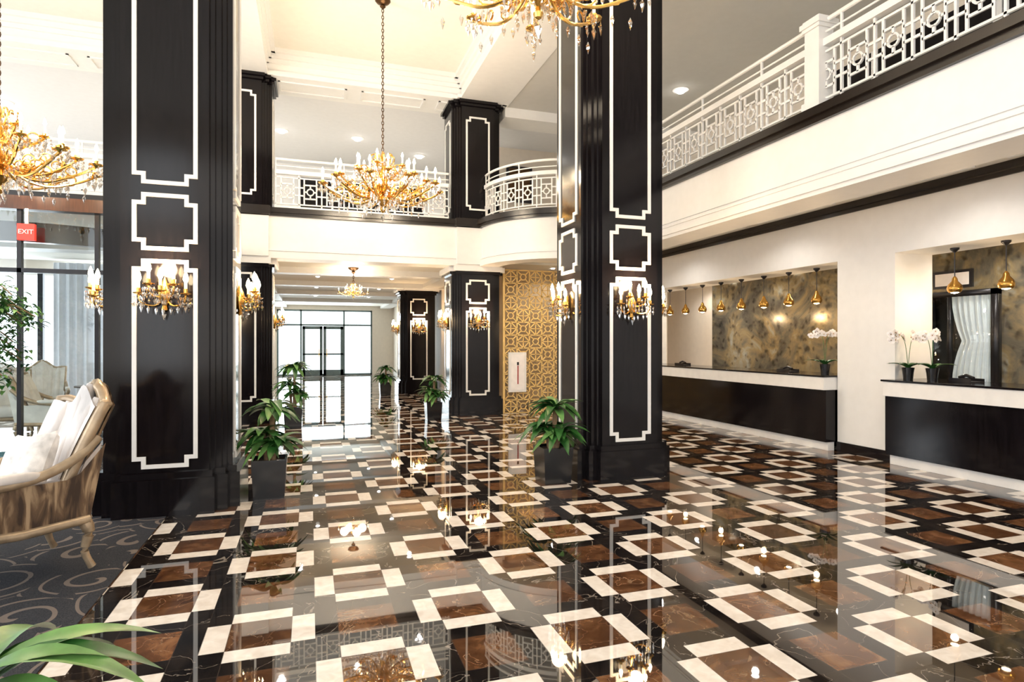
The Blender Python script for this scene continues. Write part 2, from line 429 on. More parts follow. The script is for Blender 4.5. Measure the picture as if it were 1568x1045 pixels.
b.box(-.3, 3.5, 19.44, 19.5, 4.25, 6.6, M_black)
for x in (-.3, .65, 1.6, 2.55, 3.5): b.box(x-.03, x+.03, 19.40, 19.44, 4.25, 6.6, M_white)
b.obj('window_5', smooth=False)
b = MB(M_cream); b.box(4.9, 9.4, 16.0, 16.15, 4.2, 7.0, M_cream); b.obj('wall_upper_stair', smooth=False)
b = MB(M_dkgrey, M_petal); b.box(5.15, 5.9, 15.95, 16.0, 5.5, 6.5, M_dkgrey); b.box(5.22, 5.83, 15.94, 15.95, 5.57, 6.43, M_bronze); b.obj('picture_frame', smooth=False)
b = MB(M_cream, M_white); b.box(-1.9, -1.72, 14.0, 31, 0, 3.42, M_cream)
for yy in (17, 20, 23, 26, 29): b.box(-1.72, -1.66, yy, yy+.5, .15, 3.28, M_white)
b.box(-1.72, -1.69, 14, 31, 0, .15, M_white)
b.obj('wall_hall_west', smooth=False)
b = MB(M_cream, M_white); b.box(4.0, 4.15, 14.45, 31, 0, 3.42, M_cream)
for yy in (21, 24, 27): b.box(3.85, 4.0, yy, yy+.6, 0, 3.3, M_white)
b.box(3.97, 4.0, 14.5, 31, 0, .15, M_white)
b.obj('wall_hall_east', smooth=False)
b = MB(M_cream); b.box(2.95, 4.1, 31, 31.2, 0, 3.42, M_cream); b.box(-1.9, 2.95, 31, 31.2, 3.2, 3.42, M_cream); b.box(-1.9, -1.5, 31, 31.2, 0, 3.2, M_cream)
b.obj('wall_north', smooth=False)
b = MB(M_alum, M_glass)
def mull(b, x0, x1, z0, z1, m=M_alum): b.box(x0, x1, 31.0, 31.1, z0, z1, m)
for x in (-1.5, -.45, 1.55, 2.87): mull(b, x, x+.08, 0, 3.2)
for z in (0, 2.42, 3.12): mull(b, -1.5, 2.95, z, z+.08)
b.box(-1.5, 2.95, 31.04, 31.06, .05, 3.15, M_glass)
b.obj('window_1', smooth=False)
b = MB(M_alum, M_glass)
for (a, c) in ((-.35, .58), (.62, 1.55)):
    for (p, q) in ((a, a+.13), (c-.13, c)): b.box(p, q, 30.9, 30.98, .01, 2.4, M_alum)
    for (p, q) in ((.01, .28), (2.25, 2.4), (1.0, 1.08)): b.box(a, c, 30.9, 30.98, p, q, M_alum)
    hx = c-.16 if a < 0 else a+.16
    b.tube([(hx, 30.86, .9), (hx, 30.84, 1.3)], .02, M_gold)
b.obj('door_1', smooth=False)
b = MB(M_pave); b.box(-9, 9.6, 31.2, 38, -.15, -.03, M_pave); b.obj('pavement', smooth=False)

b = MB(M_cream)
b.box(-9.15, -9, -5, 16, 0, .5, M_cream); b.box(-9.15, -9, -5, 16, 6.4, 7.4, M_cream)
for y in (-5, -1.4, 2.2, 5.8, 9.4, 13): b.box(-9.15, -9, y, y+.6, .5, 6.4, M_cream)
b.obj('wall_west', smooth=False)
b = MB(M_cream)
b.box(-9, 9.6, -5.15, -5, 0, .9, M_cream); b.box(-9, 9.6, -5.15, -5, 3.0, 4.8, M_cream); b.box(-9, 9.6, -5.15, -5, 6.6, 7.4, M_cream)
for x in (-9, -6, -3, 0, 3, 6, 8): b.box(x, x+1.6, -5.15, -5, .9, 6.6, M_cream)
b.obj('wall_south', smooth=False)

# ------------------------------------------------------------ columns
def offs(poly, w):
    n = len(poly); out = []
    for i in range(n):
        p = Vector(poly[i]); a = (p-Vector(poly[i-1])).normalized(); c = (Vector(poly[(i+1) % n])-p).normalized()
        na = Vector((a.y, -a.x)); nc = Vector((c.y, -c.x))
        out.append(tuple(p+(na+nc)*w))
    return out
def notched(hw, z0, z1, n=.075):
    return [(-hw+n, z1), (hw-n, z1), (hw-n, z1-n), (hw, z1-n), (hw, z0+n), (hw-n, z0+n), (hw-n, z0), (-hw+n, z0), (-hw+n, z0+n), (-hw, z0+n), (-hw, z1-n), (-hw+n, z1-n)]
def column(name, loc, frames, top, lowcap=False):
    b = MB(M_black, M_frame, M_white)
    def cross(a, h, e, z0, z1, m=M_black):
        b.box(-a, a, -a, a, z0, z1, m); b.box(-h, h, -e, e, z0, z1, m); b.box(-e, e, -h, h, z0, z1, m)
    cross(.52, .42, .62, 0, .34); cross(.50, .40, .59, .34, .40)
    b.box(-.46, .46, -.46, .46, .40, top, M_black)
    for h, e in ((.365, .55), (.41, .50)):
        b.box(-h, h, -e, e, .40, top, M_black); b.box(-e, e, -h, h, .40, top, M_black)
    for k in range(4):
        T = RotZ(k*pi/2)
        for (z0, z1) in frames:
            o = notched(.27, z0, z1); i = offs(o, .037)
            b.extr(o, i, -.565, -.548, M_frame, T)
    cross(.50, .40, .59, top-.12, top-.06); cross(.54, .43, .63, top-.06, top)
    cross(.58, .47, .67, top-.001, top+.07, M_white)
    if lowcap:
        for z0, z1, e, m in ((3.1, 3.16, .60, M_black), (3.16, 3.27, .64, M_white)):
            b.box(-e+.1, e-.1, -e, e-.2, z0, z1, m); b.box(-e, e, -e+.15, e-.15, z0, z1, m)
    return b.obj(name, loc, smooth=False)
F_low = [(.44, 2.37), (2.45, 2.98)]
column('decorative_column', (CX[0], YA, 0), F_low+[(3.06, 6.5)], ZBM)
column('decorative_column', (CX[1], YA, 0), F_low+[(3.06, 6.5)], ZBM)
column('decorative_column', (CX[0], YC, 0), F_low+[(4.5, 6.55)], ZBM, lowcap=True)
column('decorative_column', (CX[1]-.08, YC, 0), F_low+[(4.5, 6.55)], ZBM, lowcap=True)
column('decorative_column', (3.25, 19.6, 0), F_low, 3.23)

# ------------------------------------------------------------ sconces
def sconce_mesh():
    b = MB(M_gold, M_candle, M_flame, M_crystal)
    b.lathe([(.0, -.16), (.03, -.14), (.02, -.10), (.05, -.04), (.06, .02), (.035, .09), (.02, .13), (0, .17)], M_gold, (0, -.02, 0), 10)
    ends = [(-.19, -.12, 0), (0, -.20, .02), (.19, -.12, 0), (-.10, -.17, .08), (.10, -.17, .08)]
    for (x, y, z) in ends:
        b.tube(crom([(0, -.03, -.03), (x*.4, y*.45, z-.10), (x*.9, y*.95, z-.08), (x, y, z)], 4), .008, M_gold, 5)
        b.lathe([(.01, -.01), (.045, .005), (.048, .012), (.018, .018), (.02, .05), (.012, .055)], M_gold, (x, y, z), 10)
        b.lathe([(.013, .05), (.013, .11)], M_candle, (x, y, z), 8)
        b.lathe([(.012, .11), (.024, .14), (.017, .18), (.001, .215)], M_flame, (x, y, z), 8)
        for k in range(6):
            a = k*pi/3
            b.octa((x+.043*cos(a), y+.043*sin(a), z-.035), .011, .05, M_crystal)
            b.octa((x+.043*cos(a), y+.043*sin(a), z-.085), .014, .06, M_crystal)
    for k in range(7):
        x = -.18+.06*k; b.octa((x, -.07-.02*(k % 2), -.12-.03*(3-abs(k-3))/3), .014, .075, M_crystal)
        b.octa((x, -.06, -.06), .010, .04, M_crystal)
    b.octa((0, -.05, -.18), .02, .09, M_crystal)
    o = b.obj('wall_sconce'); return o.data, o
sm, so = sconce_mesh(); first = True
def sconce(x, y, z, rz, pw=34):
    global first
    if first: o = so; o.location = (x, y, z); o.rotation_euler = (0, 0, rz); first = False
    else: o = place('wall_sconce', sm, (x, y, z), rz)
    light_point('bulb_light', (0, -.13, .25), pw, (1, .66, .36), .08, o)
ZS = 2.04
for (cx, cy) in ((CX[0], YA), (CX[1], YA)):
    sconce(cx, cy-.555, ZS, 0); sconce(cx+.555, cy, ZS, pi/2); sconce(cx-.555, cy, ZS, -pi/2)
sconce(CX[1]-.08, YC-.555, ZS, 0); sconce(CX[1]-.08-.555, YC, ZS, -pi/2)
sconce(CX[0]+.555, YC, ZS, pi/2); sconce(3.25, 19.6-.555, ZS, 0); sconce(3.25-.555, 19.6, ZS, -pi/2)

# ------------------------------------------------------------ chandeliers
def chand(name, R, n1, n2, chain, loc, pw=120, beads=True):
    b = MB(M_gold, M_candle, M_flame, M_crystal, M_bronze); s = R/1.05
    prof = [(0, -.42), (.03, -.40), (.045, -.36), (.02, -.31), (.07, -.26), (.12, -.20), (.08, -.13), (.04, -.08), (.10, -.02), (.13, .04), (.06, .12), (.04, .20), (.07, .28), (.09, .34), (.045, .42), (.025, .50), (.055, .55), (.03, .60), (.012, .66)]
    b.lathe([(r*s, z*s) for r, z in prof], M_gold, n=14)
    def cup(x, y, z, k=1.0):
        q = s*k
        b.lathe([(.012*q, -.03*q), (.03*q, -.015*q), (.075*q, .0), (.08*q, .012*q), (.03*q, .018*q), (.032*q, .05*q), (.018*q, .06*q)], M_gold, (x, y, z), 10)
        b.lathe([(.015*q, .05*q), (.015*q, .17*q)], M_candle, (x, y, z), 8)
        b.lathe([(.013*q, .17*q), (.026*q, .20*q), (.017*q, .24*q), (.001, .28*q)], M_flame, (x, y, z), 8)
        for j in range(6):
            a = j*pi/3
            b.octa((x+.075*q*cos(a), y+.075*q*sin(a), z-.035*q), .014*q, .05*q, M_crystal)
            b.octa((x+.075*q*cos(a), y+.075*q*sin(a), z-.095*q), .020*q, .085*q, M_crystal)
        b.octa((x, y, z-.12*q), .028*q, .13*q, M_crystal)
    def ring(n, R0, z0, dip, a0, start=-.05, k=1.0):
        for i in range(n):
            a = a0+2*pi*i/n; ca, sa = cos(a), sin(a)
            P = [(.05, start), (R0*.28, z0-dip*.9), (R0*.52, z0-dip), (R0*.8, z0-dip*.55), (R0*.97, z0-dip*.15), (R0, z0)]
            b.tube(crom([(r*ca*s, r*sa*s, z*s) for r, z in P], 4), .016*s, M_gold, 6)
            for (cx_, cz_, rr) in ((.45, .11, .09), (.72, .14, .07), (.30, .06, .06)):
                sc = [(R0*cx_+rr*cos(t)*(1-t/9), z0-dip+cz_+rr*sin(t)*(1-t/9)) for t in [q*.55 for q in range(-3, 9)]]
                b.tube([(r*ca*s, r*sa*s, z*s) for r, z in sc], .010*s, M_gold, 5)
            cup(R0*ca*s, R0*sa*s, z0*s, k)
            for r in (.3, .5, .7, .88):
                b.octa((R0*r*ca*s, R0*r*sa*s, (z0-dip-.07)*s), .022*s, .12*s, M_crystal)
            if beads:
                for j in range(1, 12):
                    t = j/12; r = .04+(R0-.04)*t; z = .52+(z0+.02-.52)*t-.30*sin(pi*t)*.6
                    b.octa((r*ca*s, r*sa*s, z*s), .016*s, .045*s, M_crystal)
    ring(n1, 1.0, .02, .24, 0); ring(n1, .76, .14, .26, pi/n1, k=.95)
    ring(n2, .44, .34, .16, .2, start=.2, k=.85)
    for i in range(8):
        a = i*pi/4; ca, sa = cos(a), sin(a)
        b.tube(crom([(r*ca*s, r*sa*s, z*s) for r, z in ((.03, .36), (.16, .44), (.20, .56), (.12, .60), (.10, .53))], 4), .012*s, M_gold, 5)
        b.octa((.2*ca*s, .2*sa*s, .43*s), .018*s, .11*s, M_crystal)
        b.octa((.09*ca*s, .09*sa*s, -.33*s), .018*s, .11*s, M_crystal)
        b.octa((.24*ca*s, .24*sa*s, -.26*s), .022*s, .13*s, M_crystal)
    b.octa((0, 0, -.48*s), .035*s, .15*s, M_crystal)
    z = .66*s; i = 0; top = chain
    while z < top-.12:
        T = Tr(0, 0, z+.03) @ RotZ((i % 2)*pi/2)
        b.tube([(.018*cos(t), 0, .038*sin(t)) for t in [2*pi*q/8 for q in range(8)]], .0065, M_bronze, 4, T, closed=True)
        z += .056; i += 1
    b.lathe([(.02, top-.14), (.05, top-.11), (.035, top-.08), (.10, top-.05), (.13, top-.015), (.13, top)], M_bronze, n=16)
    o = b.obj(name, loc)
    for a in range(4):
        light_point('chandelier_light', (R*.62*cos(a*pi/2+.3), R*.62*sin(a*pi/2+.3), .35*s), pw/4, (1, .83, .62), .10, o)
    return o
chand('crystal_chandelier', 1.02, 10, 6, ZC-4.2, (1.17, 10.45, 4.20), 300)
chand('crystal_chandelier', 1.02, 10, 6, ZC-4.66, (1.78, 4.67, 4.66), 300)
chand('crystal_chandelier', 1.02, 10, 6, ZC-3.72, (-3.42, 8.55, 3.72), 240)
chand('small_chandelier', .36, 4, 4, 3.42-2.82, (1.0, 15.2, 2.82), 50, beads=False)

# ------------------------------------------------------------ balustrades
def balustrade(name, path, z0, posts=(), H=.74, tube_h=1.0):
    P = [Vector(p) for p in path]; cum = [0]
    for i in range(len(P)-1): cum.append(cum[-1]+(P[i+1]-P[i]).length)
    L = cum[-1]
    def at(s_):
        s_ = max(0, min(L, s_))
        for i in range(len(P)-1):
            if s_ <= cum[i+1]+1e-9:
                d = (P[i+1]-P[i]).normalized(); q = P[i]+d*(s_-cum[i]); return q, Vector((d.y, -d.x))
        d = (P[-1]-P[-2]).normalized(); return P[-1], Vector((d.y, -d.x))
    b = MB(M_white)
    def seg(s0, za, s1, zb, w=.0135, t=.010, n=1, m=M_white):
        for j in range(n):
            a0 = s0+(s1-s0)*j/n; a1 = s0+(s1-s0)*(j+1)/n; b0 = za+(zb-za)*j/n; b1 = za+(zb-za)*(j+1)/n
            dl = sqrt((a1-a0)**2+(b1-b0)**2) or 1
            nx, nz = -(b1-b0)/dl*w, (a1-a0)/dl*w
            vs = []
            for (ss, zz) in ((a0, b0), (a1, b1)):
                for (sg, tg) in ((-1, -1), (1, -1), (1, 1), (-1, 1)):
                    q, nn = at(ss+nx*sg); q = q+nn*t*tg; vs.append((q.x, q.y, zz+nz*sg))
            b.add(vs, [(0, 1, 2, 3), (7, 6, 5, 4), (0, 4, 5, 1), (1, 5, 6, 2), (2, 6, 7, 3), (3, 7, 4, 0)], m)
    curved = len(path) > 3
    def longr(z, w, t):
        n = max(1, int(L/.16)) if curved else 1
        seg(0, z, L, z, w, t, n)
    longr(z0+.04, .02, .03); longr(z0+H, .04, .045); longr(z0+.11, .012, .014); longr(z0+H-.10, .012, .014)
    n = 24 if curved else 2
    for hh, rr in ((tube_h, .026), (tube_h-.13, .012)):
        pts = []
        for j in range(n+1):
            q, nn = at(L*j/n); pts.append((q.x, q.y, z0+hh))
        b.tube(pts, rr, M_frame, 8)
    mw = .42; nm = max(1, round(L/mw)); mw = L/nm
    zb, zt = z0+.11, z0+H-.10; zm = (zb+zt)/2; hh = (zt-zb)/2
    for i in range(nm+1):
        s0 = i*mw; seg(s0, z0+.02, s0, z0+H, .0125, .014)
        if i % 3 == 0: seg(s0, z0+H, s0, z0+tube_h, .012, .012)
        if i == nm: break
        c = s0+mw/2; a = mw*.27
        for x in (-a, a): seg(c+x, zb, c+x, zt)
        R = mw*.15; pr = None
        for k in range(13):
            t = 2*pi*k/12; cur = (c+R*cos(t), zm+R*sin(t))
            if pr: seg(pr[0], pr[1], cur[0], cur[1], .011, .010)
            pr = cur
        for q in (-1, 1):
            seg(c-a, zm+q*hh*.52, c+a, zm+q*hh*.52); seg(c, zm+q*R, c, zm+q*hh*.52)
            if q < 0: seg(c-a, zm, c-R, zm)
            else: seg(c+R, zm, c+a, zm)
            seg(s0 if q < 0 else c+a, zm+hh*.3, c-a if q < 0 else s0+mw, zm+hh*.3)
            seg(s0 if q < 0 else c+a, zm-hh*.3, c-a if q < 0 else s0+mw, zm-hh*.3)
    for sp in posts:
        q, nn = at(sp)
        for e, za, zc in ((.13, 0, .10), (.105, .10, .92), (.125, .92, .96), (.145, .96, 1.02), (.12, 1.02, 1.05)):
            b.box(q.x-e, q.x+e, q.y-e, q.y+e, z0+za, z0+zc, M_white)
    return b.obj(name, smooth=False)
balustrade('balustrade', [(-8.9, EDGE_Y+.12), (CX[0]-.6, EDGE_Y+.12)], ZT1)
balustrade('balustrade', [(CX[0]+.62, EDGE_Y+.12), (CX[1]-.72, EDGE_Y+.12)], ZT1)
r2 = AR-.12
balustrade('balustrade', [(ACX-r2*cos(t), ACY-r2*sin(t)) for t in [i*pi/2/24 for i in range(25)]], ZT1)
balustrade('balustrade', [(EDGE_X+.12, -4.8), (EDGE_X+.12, EDGE_Y-AR+.1)], ZT1, posts=(10.33, 5.6, .2, 15.6))

# ------------------------------------------------------------ reception
def counter(name, y0, y1):
    b = MB(M_black, M_marbled)
    b.box(7.26, 7.38, y0+.02, y1-.02, 0, .13, M_marbled)
    b.box(7.20, 7.38, y0, y1, .13, .90, M_black)
    b.box(7.16, 7.95, y0, y1, .90, 1.09, M_marbled)
    b.box(7.14, 7.97, y0-.02, y1+.02, 1.09, 1.115, M_black)
    b.box(7.7, 7.9, y0+.1, y1-.1, 0, .90, M_black)
    return b.obj(name, smooth=False, bevel=.004)
counter('reception_counter', 7.0+.02, 12.58); counter('reception_counter', 1.25, 6.05)
def pendant_mesh():
    b = MB(M_brassd, M_dkgrey, M_flame)
    b.lathe([(.05, 0), (.05, -.02), (.012, -.06)], M_dkgrey, n=12)
    b.lathe([(.006, -.05), (.006, -.36)], M_dkgrey, n=6)
    b.lathe([(.012, -.36), (.03, -.39), (.035, -.42), (.075, -.47), (.086, -.51), (.08, -.545), (.062, -.565)], M_brassd, n=18)
    b.lathe([(.035, -.54), (.045, -.565), (.001, -.58)], M_flame, n=10)
    o = b.obj('pendant_lamp'); return o.data, o
pm, po = pendant_mesh(); ys = [7.74+.6*i for i in range(8)]+[5.53-.6*i for i in range(7)]
for i, y in enumerate(ys):
    if i == 0: o = po; o.location = (7.75, y, ZO)
    else: o = place('pendant_lamp', pm, (7.75, y, ZO))
    if i % 2 == 0: light_point('pendant_bulb', (0, 0, -.66), 16, (1, .70, .40), .04, o)
b = MB(M_dkgrey, M_curtain, M_glass)
for (a, c, z0, z1) in ((5.78, 5.86, .9, 2.35), (6.70, 6.78, .9, 2.35), (5.78, 6.78, 2.27, 2.35), (5.78, 6.78, .9, .98), (6.42, 6.46, .98, 2.27)): b.box(8.90, 9.0, a, c, z0, z1, M_dkgrey)
b.grid(lambda u, v: (8.96+.022*sin(u*42+.6*v)+.008*sin(u*97), 5.86+.56*u*(1-.25*(1-abs(2*v-1))**2), .98+1.29*v), 90, 8, M_curtain)
b.box(8.99, 8.998, 5.86, 6.72, .98, 2.27, M_dkgrey)
b.box(8.915, 8.92, 5.86, 6.72, .98, 2.27, M_glass)
b.obj('window_2', ang=2)
b = MB(M_dkgrey, M_petal); b.box(8.96, 9.0, 6.15, 6.72, 2.40, 2.66, M_dkgrey); b.box(8.95, 8.965, 6.19, 6.68, 2.44, 2.62, M_petal); b.obj('framed_certificate', smooth=False)
def tray(x, y, rz):
    b = MB(M_dkgrey); b.box(-.15, .15, -.10, .10, 0, .012, M_dkgrey); b.box(-.15, .15, -.10, -.09, .012, .045, M_dkgrey); b.box(-.15, .15, .09, .10, .012, .045, M_dkgrey)
    b.tube([(-.1, 0, .05), (0, .0, .08), (.1, 0, .05)], .02, M_dkgrey, 8)
    b.obj('desk_telephone', (x, y, 1.115), rz)
tray(7.7, 5.35, 1.4); tray(7.6, 8.2, 1.5); tray(7.65, 11.3, 1.6)

def leaf(b, base, az, L, W, droop, m, up=.9, n=7):
    ca, sa = cos(az), sin(az); vs = []; fs = []
    for i in range(n+1):
        t = i/n; r = L*t*(cos(up)*(1-t)+t*1.0*cos(max(0, up-droop)))
        z = L*(sin(up)*t-droop*t*t*.9)
        w = W*.5*(sin(pi*min(1, t*.93+.07))**.7)*(1 if t < .999 else .05)
        px, py = base[0]+r*ca, base[1]+r*sa
        vs += [(px-sa*w, py+ca*w, base[2]+z+w*.35), (px, py, base[2]+z), (px+sa*w, py-ca*w, base[2]+z+w*.35)]
    for i in range(n):
        o = i*3; fs += [(o, o+1, o+4, o+3), (o+1, o+2, o+5, o+4)]
    b.add(vs, fs, m)
def orchid(x, y, z, seed, spikes=2, s=1.0):
    rnd = random.Random(seed); b = MB(M_pot, M_leaf, M_petal, M_soil)
    b.lathe([(.0, 0), (.055, 0), (.065, .10), (.075, .16), (.065, .16), (.062, .14), (0, .14)], M_pot, n=14)
    for i in range(8):
        leaf(b, (0, 0, .14), i*2*pi/8+rnd.random()*.4, .26*s, .065, .5, M_leaf, up=.75)
    for k in range(spikes):
        a = rnd.random()*6.28+k*2.5; ca, sa = cos(a), sin(a)
        pts = crom([(0, 0, .14), (.02*ca, .02*sa, .35*s), (.05*ca, .05*sa, .50*s), (.12*ca, .12*sa, .57*s), (.19*ca, .19*sa, .52*s)], 5)
        b.tube(pts, .004, M_leaf, 5)
        for j in range(10):
            p = pts[len(pts)-1-j]
            off = Vector((rnd.uniform(-.045, .045), rnd.uniform(-.045, .045), rnd.uniform(-.03, .03)))
            c = p+off; ya = -pi/2+rnd.uniform(-.9, .9); T = Tr(*c) @ RotZ(ya) @ Matrix.Rotation(rnd.uniform(-.4, .4), 4, 'X')
            for q in range(5):
                t = q*2*pi/5+pi/2; r = .052 if q % 2 else .044
                pet = [(0, 0, 0)]+[(r*(.5+.5*cos(h))*cos(t)-.48*r*sin(h)*sin(t), -.006, r*(.5+.5*cos(h))*sin(t)+.48*r*sin(h)*cos(t)) for h in [w*pi/4 for w in range(8)]]
                b.add(pet, [tuple(range(1, 9))], M_petal, T)
            b.octa((0, -.012, 0), .008, .02, M_brassd, T)
    return b.obj('potted_orchid', (x, y, z))
orchid(7.42, 7.25, 1.115, 3, 2, 1.15); orchid(7.42, 5.90, 1.115, 5, 2, 1.05); orchid(7.48, 5.62, 1.115, 8, 2, 1.05)

def dracaena(x, y, h, seed, s=1.0, pot=.38, m=M_leaf):
    rnd = random.Random(seed); b = MB(M_pot, M_leaf, M_trunk, M_soil)
    q = .17*s; ph = pot*s
    vs = [(-q*.88, -q*.88, 0), (q*.88, -q*.88, 0), (q*.88, q*.88, 0), (-q*.88, q*.88, 0), (-q, -q, ph), (q, -q, ph), (q, q, ph), (-q, q, ph)]
    b.add(vs, [(0, 3, 2, 1), (0, 1, 5, 4), (1, 2, 6, 5), (2, 3, 7, 6), (3, 0, 4, 7)], M_pot)
    i_ = q*.9
    b.extr([(-q, -q), (-q, q), (q, q), (q, -q)], [(-i_, -i_), (-i_, i_), (i_, i_), (i_, -i_)], -ph-.012, -ph+.0, M_pot, Matrix.Rotation(-pi/2, 4, 'X'))
    b.box(-i_, i_, -i_, i_, ph-.05, ph-.02, M_soil)
    trunks = [(.02, 0, h), (-.05, .04, h*.72), (.05, -.04, ph+(h-ph)*.35)]
    for (tx, ty, th) in trunks:
        b.tube(crom([(tx*.6, ty*.6, ph-.04), (tx, ty, (ph+th)/2), (tx*1.3, ty*1.3, th)], 4), [.026*s]*9, M_trunk, 8)
        for k in range(26):
            L = rnd.uniform(.24, .38)*s
            leaf(b, (tx*1.3, ty*1.3, th-.08*rnd.random()), k*2.4+rnd.random()*.5, L, .10*s, rnd.uniform(.55, 1.25), m if rnd.random() < .8 else M_leafl, up=rnd.uniform(.25, 1.2))
    return b.obj('potted_dracaena', (x, y, 0), ang=1.2)
dracaena(-.40, 6.85, .92, 1); dracaena(2.66, 6.5, .88, 2, 1.05)
dracaena(2.42, 12.45, .85, 3, .95); dracaena(-.30, 12.2, 1.15, 4, 1.0); dracaena(2.15, 18.6, .85, 5, 1.0)
b = MB(M_pot, M_leafl, M_trunk, M_soil); rnd = random.Random(11)
b.lathe([(0, 0), (.14, 0), (.19, .36), (.20, .38), (.18, .38), (.17, .34), (0, .34)], M_pot, n=24)
b.lathe([(0, .33), (.172, .345), (0, .35)], M_soil, n=16)
b.tube([(0, 0, .33), (.01, .01, .66)], .025, M_trunk, 8)
for k in range(18): leaf(b, (.01, .01, .62+.04*rnd.random()), k*2.4+.15, rnd.uniform(.38, .54), .105, rnd.uniform(.5, .9), M_leafl if k % 3 else M_leaf, up=rnd.uniform(.5, 1.1), n=10)
b.obj('potted_corn_plant', (-.90, 2.02, 0), ang=1.2)

# ------------------------------------------------------------ lattice screen
b = MB(M_goldm); x0, x1, z0, z1, yS = 4.18, 6.9, .0, 3.25, 13.1
def bar(xa, za, xb, zb, w=.014, m=M_goldm):
    dx, dz = xb-xa, zb-za; l = sqrt(dx*dx+dz*dz); nx, nz = -dz/l*w, dx/l*w
    vs = [(xa+nx, yS, za+nz), (xa-nx, yS, za-nz), (xb-nx, yS, zb-nz), (xb+nx, yS, zb+nz)]
    vs += [(p[0], yS+.03, p[2]) for p in vs]
    b.add(vs, [(0, 1, 2, 3), (7, 6, 5, 4), (0, 4, 5, 1), (1, 5, 6, 2), (2, 6, 7, 3), (3, 7, 4, 0)], m)
nc = 9; nr = 11; cw = (x1-x0)/nc; ch = (z1-z0)/nr
for i in range(nc+1): bar(x0+i*cw, z0, x0+i*cw, z1, .012)
for j in range(nr+1): bar(x0, z0+j*ch, x1, z0+j*ch, .012)
for i in range(nc):
    for j in range(nr):
        cx, cz = x0+(i+.5)*cw, z0+(j+.5)*ch; q = cw*.5; r = ch*.5
        if (i+j) % 2:
            for (a, c) in ((-1, -1), (1, -1), (-1, 1), (1, 1)): bar(cx+a*q, cz+c*r, cx+a*q*.4, cz+c*r*.4, .010)
            for k in range(6):
                t, t2 = k*pi/3, (k+1)*pi/3; R = .075
                bar(cx+R*cos(t), cz+R*sin(t), cx+R*cos(t2), cz+R*sin(t2), .010)
        else:
            bar(cx-q, cz, cx, cz+r, .011); bar(cx, cz+r, cx+q, cz, .011); bar(cx+q, cz, cx, cz-r, .011); bar(cx, cz-r, cx-q, cz, .011)
            bar(cx-q, cz, cx+q, cz, .009); bar(cx, cz-r, cx, cz+r, .009)
b.box(x0-.04, x0, yS-.01, yS+.05, 0, z1, M_goldm)
b.obj('gold_lattice_screen', smooth=False)
b = MB(M_white, M_petal, M_dred); b.box(4.26, 4.68, 13.03, 13.095, .48, 1.38, M_white); b.box(4.31, 4.63, 13.02, 13.03, .53, 1.33, M_petal); b.box(4.46, 4.485, 13.012, 13.02, .66, 1.08, M_dred); b.box(4.45, 4.495, 13.012, 13.02, 1.09, 1.16, M_dkgrey)
b.obj('framed_poster', smooth=False)

